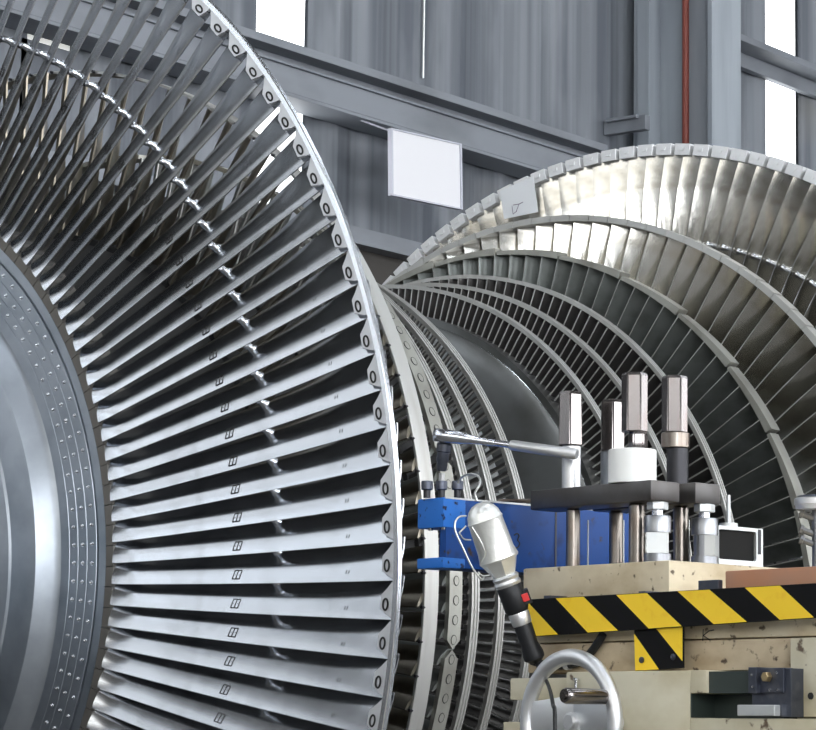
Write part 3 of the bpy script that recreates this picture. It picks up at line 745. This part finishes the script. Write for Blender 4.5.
# screw jacks
def jack(px, a, b, zbar, label, flatdir):
    z_top = zbar; t = thing('screw_jack', L(a, b, ZS), label, 'screw jack')
    h = z_top-ZS
    zc = Zp(px, 517, a)-ZS; r = .0245
    bm = NB()
    lathe(bm, L(a, b, ZS), (0,0,1), [(0, r), (h*.16, r), (h*.162, r*.82), (h*.50, r*.82), (h*.502, r), (h*.76, r), (h*.775, r-.001)], 32)
    obj('body', bm, STEEL, t)
    bm = NB(); c = L(a, b, ZS+h*.33); d = flatdir; sd_ = Vector((-d.y, d.x, 0)); w = r*.80; zz = Vector((0,0,h*.165))
    hexa(bm, [c-sd_*w-zz, c+sd_*w-zz, c+sd_*w+d*r*.93-zz, c-sd_*w+d*r*.93-zz, c-sd_*w+zz, c+sd_*w+zz, c+sd_*w+d*r*.93+zz, c-sd_*w+d*r*.93+zz]); obj('flat', bm, WGREY, t, False)
    bm = NB(); lathe(bm, L(a, b, ZS+h*.775), (0,0,1), [(0, r*.42), (h*.13, r*.42)], 20); obj('neck', bm, CHROME, t)
    bm = NB(); lathe(bm, L(a, b, ZS+h*.87), (0,0,1), [(0, r*.72), (.001, r*.78), (h*.125, r*.78), (h*.13, r*.7)], 6, ph=.35, ref=E1); obj('nut', bm, WGREY, t, False)
jb1 = FX(657.5, 540, M1)[0]; jb2 = FX(704.5, 540, M2)[0]
dl = (E1*-.8 - E2*.6).normalized()
jack(657.5, M1, jb1, z1b, 'silver screw jack with a bright flat under the end of the nearer clamping bar', (CAM-L(M1, jb1, CAM.z)).normalized())
jack(704.5, M2, jb2, z2b, 'silver screw jack under the end of the farther clamping bar', Vector((.35, -.94, 0)))
# thin steel strips between studs (bright edges) - flat bars standing on the slab
for px, a, lab in ((588, M1+.05, 'thin bright upright strip between the two left studs'), (623.5, M2+.05, 'thin bright upright strip behind the nearer bar right stud'), (689, M2+.03, 'thin bright upright strip right of the farther stud')):
    b = bpos(px, 540, a); bm = NB(); lbox(bm, a, a+.0025, b, b+.0025, ZS, Zp(px, 520, a), bev=.0008)
    tag(obj('guide_strip', bm, WGREY, None, False), lab, 'strip')
# white block with a black opening
bm = NB()
ac = .20; bb = .075
aL, zL = FY(719, 560, bb); aR, _ = FY(763, 560, bb)
zt = FY(740, 527, bb)[1]
wb = thing('bored_block', L((aL+aR)/2, bb+.03, ZS), 'pale machined block with a large black opening at the right end of the slab', 'block')
dpt = .05
cx_, cz_ = aL+(aR-aL)*.42, ZS+(zt-ZS)*.56
hw, hh = (aR-aL)*.43, (zt-ZS)*.355
outer = [(aL, ZS), (aR, ZS), (aR, zt), (aL, zt)]
inner = []
for cxs, czs, s in ((1, -1, -90), (1, 1, 0), (-1, 1, 90), (-1, -1, 180)):
    rr_ = .006
    for k in range(5):
        g = radians(s+k*22.5); inner.append((cx_+cxs*(hw-rr_)+rr_*cos(g), cz_+czs*(hh-rr_)+rr_*sin(g)))
# ring mesh: connect the inner loop to the outer rectangle
def ringface(bm, b):
    O = [bm.verts.new(L(a, b, z)) for a, z in outer]; I = [bm.verts.new(L(a, b, z)) for a, z in inner]
    cor = [1, 2, 3, 0]
    for c in range(4):
        ocur = O[cor[c]]
        for k in range(4): bm.faces.new((ocur, I[c*5+k+1], I[c*5+k]))
        nx = (c+1) % 4; bm.faces.new((ocur, O[cor[nx]], I[nx*5], I[c*5+4]))
    return O, I
O1, I1 = ringface(bm, bb); O2, I2 = ringface(bm, bb+dpt)
for i in range(4): bm.faces.new((O1[i], O1[(i+1)%4], O2[(i+1)%4], O2[i]))
for i in range(20): bm.faces.new((I1[i], I1[(i+1)%20], I2[(i+1)%20], I2[i]))
obj('body', bm, WGREY, wb, False)
bm = NB(); lbox(bm, cx_-hw+.0005, cx_+hw-.0005, bb+.006, bb+.045, cz_-hh+.0005, cz_+hh-.0005); obj('opening_shade_plug', bm, VOID, wb, False)  # black plug stands for the shade inside the opening
bm = NB(); lbox(bm, aR-.013, aR-.006, bb-.0012, bb+.001, ZS+(zt-ZS)*.38, zt-.002); obj('dark_seam', bm, DARK, wb, False)
bm = NB(); pa = FY(728.5, 520, bb+.02)[0]; lathe(bm, L(pa, bb+.02, zt), (0,0,1), [(0, .017), (.007, .017), (.008, .010)], 20)
lathe(bm, L(pa, bb+.02, zt+.008), (0,0,1), [(0, .0042), (FY(728, 495, bb+.02)[1]-zt-.008, .0036)], 12)
tag(obj('locating_pin', bm, WGREY), 'slim upright pin with a round foot on top of the bored block', 'pin')

# ---- blue clamp beam
A0, B0 = None, None
pE = at_depth(443.5, 497, 4.93); A0 = (pE-K0).dot(E1); B0 = (pE-K0).dot(E2)
zBt = pE.z; zBb = FY(443.5, 571, B0)[1]; zJ1 = FY(443.5, 527, B0)[1]; zJ2 = FY(443.5, 557, B0)[1]
wB = FX(417.5, 510, A0)[0]
blue = thing('clamp_beam', L(A0+.2, (B0+wB)/2, ZS), 'blue painted steel clamp beam with open jaws, reaching in from the left onto the slab', 'clamp')
zBb = max(zBb, ZS+.0005)
aEnd = FY(640, 540, B0)[0]
aJ = A0+.055
bm = NB(); lbox(bm, A0, aJ, B0, wB, zJ1, zBt, bev=.003); obj('upper_jaw', bm, BLUEL, blue, True, 30)
bm = NB(); lbox(bm, A0, aJ, B0, wB, zBb, zJ2, bev=.003); obj('lower_jaw', bm, BLUEL, blue, True, 30)
bm = NB()
lbox(bm, A0+.008, aJ+.01, B0+.001, B0+.018, zJ2-.002, zJ1+.002)
lbox(bm, aJ-.002, aEnd, B0+.0005, wB-.001, zBb+.001, zBt-.001, bev=.002)
obj('beam_body', bm, BLUE, blue, True, 30)
bm = NB(); sx = FY(555, 540, B0)[0]; lbox(bm, sx, sx+.004, B0-.0005, B0+.001, zBb+.004, zBt-.004); obj('weld_seam', bm, DARK, blue, False)
bm = NB()
gpts = [(514, 535), (517, 533.5), (519, 536), (517.5, 540), (519.5, 543), (518, 547), (515.5, 548)]
tube(bm, [L(FY(x, y, B0)[0], B0-.0005, FY(x, y, B0)[1]) for x, y in gpts], .0012, 5); obj('painted_mark', bm, BLACKM, blue)
bm = NB(); lbox(bm, A0+.004, sx, B0-.0008, B0+.002, zBt-.0025, zBt+.0008); obj('worn_edge', bm, WGREY, blue, False)
def cap_screw(px, i, label):
    b = B0+.040; a = FY(px, 495, b)[0]; zt = FY(px, 481, b)[1]; zh = FY(px, 490, b)[1]
    t = thing('cap_screw', L(a, b, zBt), label, 'screw', 'cap screws on the blue clamp')
    bm = NB(); lathe(bm, L(a, b, zBt-.0), (0,0,1), [(0, .0068), (zh-zBt, .0068)], 16); obj('shank', bm, DARK, t)
    bm = NB(); lathe(bm, L(a, b, zh), (0,0,1), [(0, .0098), (.0012, .0112), (zt-zh-.0015, .0112), (zt-zh, .0100), (zt-zh, .0062), (zt-zh-.006, .0062)], 24); obj('head', bm, GUN, t)
    return a, b, zt
cap_screw(427, 0, 'black cap screw at the outer end of the blue clamp')
ws = cap_screw(441.5, 1, 'black cap screw under the wrench socket')
cap_screw(457.5, 2, 'black cap screw nearest the lamp hook')
bm = NB()
for px in (427, 442): 
    a = FX(px, 528, A0)[0]; lathe(bm, L(A0+.008, min(wB-.01, max(B0+.008, a)), zJ1), (0,0,-1), [(0, .0052), (.004, .0045)], 12)
obj('screw_end', bm, RIM, blue)
# flat bar lying on the blue beam
tb = B0+.03
p0 = L(FY(498, 498.5, tb)[0], tb, zBt+.0045); p1_ = L(FY(566, 501, tb-.06)[0], tb-.06, zBt+.010)
bm = NB(); tube(bm, [p0, p1_], .0042, 10, sm=False)
tag(obj('steel_rod', bm, STUDM), 'thin rusty steel rod lying on top of the blue beam', 'rod')

# ---- ratchet wrench
wa, wb_, wz = ws
P = Vector(L(wa, wb_, wz-.005))
dep = (P-CAM).dot(_d)
tw = thing('ratchet_wrench', P, 'chrome ratchet wrench with a black extension resting on the middle cap screw', 'wrench')
def W(px, py, t=dep): return at_depth(px, py, t)
bm = NB(); lathe(bm, P, (W(442.5, 456)-P).normalized(), [(0, .0055), (.004, .0060), (.016, .0062), (.020, .0066)], 6); obj('hex_bit', bm, ALU, tw, False)
q = W(441.5, 471); e = (W(444.5, 441)-q)
bm = NB(); lathe(bm, q, e.normalized(), [(0, .0080), (.006, .0100), (.016, .0100), (.020, .0122), (e.length*.62, .0118), (e.length*.66, .0138), (e.length*.9, .0138), (e.length, .009)], 20); obj('extension', bm, GUN, tw)
hd = W(438.5, 434.5); hup = (W(445, 434)-W(443.5, 444)).normalized()
dirn = (W(578, 454, dep-.12)-W(440, 435)).normalized()
sidev = dirn.cross(hup).normalized()
bm = NB()
def slab(bm, stations):
    rings = []
    for c, w, h in stations:
        rings.append([bm.verts.new(c + sidev*(w*cos(g)) + hup*(max(-h, min(h, 1.25*h*sin(g))))) for g in [2*pi*i/20 for i in range(20)]])
    for p_, q_ in zip(rings, rings[1:]):
        for i in range(20): bm.faces.new((p_[i], p_[(i+1)%20], q_[(i+1)%20], q_[i]))
    bm.faces.new(rings[0][::-1]); bm.faces.new(rings[-1])
h0 = W(434, 434.5)
slab(bm, [(h0, .006, .009), (h0+dirn*.004, .012, .0118), (h0+dirn*.014, .018, .0128), (h0+dirn*.03, .019, .0128), (h0+dirn*.045, .017, .0122), (h0+dirn*.06, .012, .0105), (h0+dirn*.08, .009, .0075), (h0+dirn*.10, .0075, .0068), (h0+dirn*.125, .0072, .0065)])
obj('head', bm, CHROME, tw, True, 40)
bm = NB(); ln = (W(578, 455, dep-.12)-h0).length
tube(bm, [h0+dirn*.12, h0+dirn*(ln*.56)], .0062, 14, sm=False); obj('shaft', bm, CHROME, tw)
bm = NB(); lathe(bm, h0+dirn*(ln*.54), dirn, [(0, .0085), (.004, .0098), (ln*.44, .0105), (ln*.46, .0095)], 20); obj('grip', bm, ALU, tw)

# ---- hand lamp
TL = 4.74
def Q(px, py, t=TL): return at_depth(px, py, t)
lt = Q(479, 503); lb = Q(537, 665); lax = (lb-lt); LL = lax.length; ux = LL/172.1; lax.normalize()
lamp = thing('inspection_lamp', lb, 'tin caged inspection lamp with black handle hanging by its hook from the blue clamp', 'lamp')
rs = [(0, 3), (2, 9), (6, 13.5), (11, 16.5), (16, 17.6), (18, 18.6), (20, 17.8), (50, 18.6), (56, 19.8), (59, 20.6), (61, 19.6)]
bm = NB(); lathe(bm, lt, lax, [(s*ux, r*ux) for s, r in rs], 28, caps=False)
lathe(bm, lt, lax, [(s*ux, (r-.8)*ux) for s, r in rs], 28, caps=False)
obj('reflector', bm, CAGE, lamp, True, 30)
bm = NB(); lathe(bm, lt, lax, [(61*ux, 19.5*ux), (64, 0)] and [(60.5*ux, 19.6*ux), (67*ux, 16.5*ux), (77*ux, 11.5*ux), (80*ux, 11.2*ux)], 7, caps=True); obj('neck', bm, CAGE, lamp, True, 20)
bm = NB(); lathe(bm, lt, lax, [(77*ux, 12.4*ux), (79*ux, 13.8*ux), (82*ux, 12.6*ux), (85*ux, 13.8*ux), (88*ux, 12.8*ux)], 24); obj('clamp_ring', bm, ALU, lamp)
bm = NB(); lathe(bm, lt, lax, [(88*ux, 11.8*ux), (90*ux, 12.8*ux), (112*ux, 12.4*ux), (116*ux, 10.5*ux), (117*ux, 9*ux)], 24)
lathe(bm, lt, lax, [(128*ux, 9*ux), (131*ux, 9.6*ux), (150*ux, 8.8*ux), (160*ux, 11*ux), (165*ux, 10.6*ux), (168*ux, 7*ux), (170*ux, 4*ux)], 24)
obj('handle', bm, BLACKP, lamp)
bm = NB(); lathe(bm, lt, lax, [(116*ux, 10.2*ux), (118*ux, 10.8*ux), (127*ux, 10.2*ux), (129*ux, 9.6*ux)], 24); obj('collar', bm, ALU, lamp)
sp = Q(524, 597)-_d*.0; sd3 = (RT - lax*RT.dot(lax)).normalized(); fwd = lax.cross(sd3)
if fwd.dot(_d) > 0: fwd = -fwd
def obox(bm, c, u, v, w, hu, hv, hw_):
    hexa(bm, [c-u*hu-v*hv-w*hw_, c+u*hu-v*hv-w*hw_, c+u*hu+v*hv-w*hw_, c-u*hu+v*hv-w*hw_, c-u*hu-v*hv+w*hw_, c+u*hu-v*hv+w*hw_, c+u*hu+v*hv+w*hw_, c-u*hu+v*hv+w*hw_], bev=.001)
bm = NB(); obox(bm, sp, lax, sd3, fwd, .013, .011, .014); obj('switch_housing', bm, BLACKP, lamp, False)
bm = NB(); obox(bm, sp+fwd*.015+sd3*.002, lax, sd3, fwd, .007, .006, .003); obj('switch', bm, RED, lamp, False)
bm = NB(); tube(bm, [Q(477, 501), Q(475, 493), Q(479, 486), Q(480, 480, TL+.03), Q(477, 475.5, TL+.07), Q(470, 474, TL+.12), Q(462, 477, TL+.16), Q(458, 483, TL+.175)], .0021, 8)
obj('hook', bm, WIRE, lamp)
bm = NB()
tube(bm, [Q(466, 516, TL-.01), Q(459, 517, TL-.02), Q(455, 523, TL-.03), Q(456, 533, TL-.035), Q(463, 548, TL-.035), Q(472, 567, TL-.03), Q(481, 579, TL-.02), Q(484, 577, TL-.01)], .0017, 8)
tube(bm, [Q(460, 534, TL-.03), Q(464, 539, TL-.015), Q(471, 540, TL-.01)], .0014, 6)
tube(bm, [Q(459, 533, TL-.03), Q(466, 526, TL-.015)], .0014, 6)
tube(bm, [Q(478, 572, TL-.02), Q(483, 576, TL-.02), Q(490, 575, TL-.02)], .0014, 6)
tube(bm, [Q(472, 527, TL-.045), Q(480, 540, TL-.045), Q(485, 553, TL-.04), Q(481, 562, TL-.035)], .0012, 6)
obj('wire_guard', bm, WIRE, lamp)
bm = NB(); cp = [Q(536.5, 664), Q(542, 673, TL-.08), Q(549, 687, TL-.24), Q(553, 705, TL-.36), Q(555, 730, TL-.40)]
cp += [cp[-1]+Vector((0, 0, -.3)), cp[-1]+Vector((.05, .0, -1.0)), Vector((cp[-1].x+.1, cp[-1].y-.05, .01)), Vector((cp[-1].x+.6, cp[-1].y-.25, .008))]
tube(bm, cp, .0034, 8); obj('cord', bm, BLACKP, lamp)

# ---- handwheel
AWH = AB-.115
wc = L(AWH, *FX(570.5, 722, AWH)); rw = (Q(570, 649, 1)-Q(570, 722, 1)).length*(wc-CAM).dot(_d)
RRm = .0135
hwt = thing('handwheel', wc, 'large silver handwheel with a grey turning handle at the bottom of the bench front', 'handwheel')
bm = NB(); R_ = rw-RRm; rings = []
for i in range(72):
    g = 2*pi*i/72; o = E2*cos(g)+Vector((0,0,1))*sin(g)
    rings.append([bm.verts.new(wc + o*(R_+RRm*cos(h)) + E1*(RRm*.95*sin(h))) for h in [2*pi*j/14 for j in range(14)]])
for i in range(72):
    p_, q_ = rings[i], rings[(i+1)%72]
    for j in range(14): bm.faces.new((p_[j], p_[(j+1)%14], q_[(j+1)%14], q_[j]))
obj('rim', bm, ALU, hwt)
bm = NB()
for g, w0, w1_ in ((radians(4), .034, .026), (radians(176), .026, .020), (radians(-90), .02, .018)):
    o = E2*cos(g)+Vector((0,0,1))*sin(g); s_ = -E2*sin(g)+Vector((0,0,1))*cos(g); e_ = wc+o*(R_-RRm*.3)
    c_ = wc+E1*.012+Vector((0,0,.012))
    hexa(bm, [c_-s_*w0-E1*.006, c_+s_*w0-E1*.006, c_+s_*w0+E1*.006, c_-s_*w0+E1*.006, e_-s_*w1_-E1*.005, e_+s_*w1_-E1*.005, e_+s_*w1_+E1*.005, e_-s_*w1_+E1*.005], bev=.002)
obj('spoke', bm, ALU, hwt, True, 30)
bm = NB(); lathe(bm, wc-E1*.006, E1, [(0, .012), (.003, .016), (.034, .020), (.036, .014), (.118, .014)], 24); obj('hub', bm, ALU, hwt)
hb = FX(609, 697, AWH); hp = L(AWH, *hb)
bm = NB(); hl = (FY(562, 704, hb[0])[0]-AWH)
hl = -.105
lathe(bm, hp, -E1, [(-.005, .006), (.002, .006), (.003, .0115), (.01, .0125), (.088, .0135), (.096, .0135), (.101, .0115), (.101, .006), (.104, .006)], 24)
obj('turning_handle', bm, HEXM, hwt)
# dark flexible hose behind the wheel
ahs = -.024
def HS(px, py): b_, z_ = FX(px, py, ahs); return L(ahs, b_, z_)
bm = NB(); tube(bm, [HS(532, 661), HS(548, 665), HS(566, 665), HS(582, 661), HS(592, 651), HS(599, 641), HS(603, 634)], .0075, 12)
ho = obj('hose', bm, BLACKP); tag(ho, 'dark flexible hose bending up behind the top of the handwheel', 'hose')
bm = NB(); cc0 = HS(566, 665); lathe(bm, cc0, (HS(571, 664.4)-cc0).normalized(), [(0, .0095), (.01, .0095)], 16)
hc = obj('hose_clip', bm, ALU); hc.parent = ho
for v in hc.data.vertices: v.co -= ho.location
# small screw behind the wheel on the bed ledge
bm = NB(); lathe(bm, L(AB-.006, *FX(576, 694, AB-.006)), (0,0,1), [(0, .003), (.024, .003), (.025, .005), (.028, .005)], 10)
tag(obj('thumb_screw', bm, RIM), 'small bright screw seen through the handwheel', 'screw')

# ---- round plate fitting at the right edge
TF = 5.0
fc = at_depth(817, 504, TF)
fit = thing('round_fitting', Vector((fc.x, fc.y, oz)), 'round dark plate on a steel post at the right edge of the bench', 'fitting')
bm = NB(); lathe(bm, fc-Vector((0,0,.012)), (0,0,1), [(0, .036), (.001, .040), (.009, .041), (.010, .043), (.021, .043), (.023, .040)], 32); obj('plate', bm, ALU, fit)
bm = NB(); lathe(bm, fc+Vector((0,0,.011)), (0,0,1), [(0, .039), (.004, .037)], 32); obj('cap', bm, GUN, fit)
bm = NB(); lathe(bm, Vector((fc.x, fc.y, oz)), (0,0,1), [(0, .022), (.01, .022), (.012, .010), (fc.z-oz-.012, .010)], 16)
for k, (px, py) in enumerate(((806, 520), (812, 536), (804, 546))):
    lathe(bm, Vector((fc.x, fc.y, at_depth(px, py, TF).z)), (RT*-1+Vector((0,0,.4))).normalized(), [(0, .006), (.028, .006), (.029, .009), (.035, .009)], 8)
obj('post', bm, STEEL, fit)

GROUPS = {'stud': 'studs between slab and clamping bars', 'long_hex_nut': 'hexagonal nuts on the clamping bars', 'clamp_bar': 'clamping bars', 'screw_jack': 'screw jacks under the bars',
          'guide_strip': 'bright strips between the studs', 'wall_beam': 'beams on the back wall', 'spacer_block': 'spacer beams on the machine bed', 'rotor_stand': 'trestles under the rotor', 'sleeve': 'sleeves on the clamping bars'}
for o in C.objects:
    g = GROUPS.get(o.name.split('.')[0])
    if g and o.parent is None: o['group'] = g
# ============================================================ WORLD / VIEW
w = bpy.data.worlds.new('world'); SC.world = w; w.use_nodes = True
w.node_tree.nodes['Background'].inputs[0].default_value = (.75, .85, 1, 1); w.node_tree.nodes['Background'].inputs[1].default_value = .1
vs_ = SC.view_settings; vs_.view_transform = 'Standard'; vs_.look = 'None'; vs_.gamma = 1; vs_.use_curve_mapping = False
vs_.exposure = 0.1
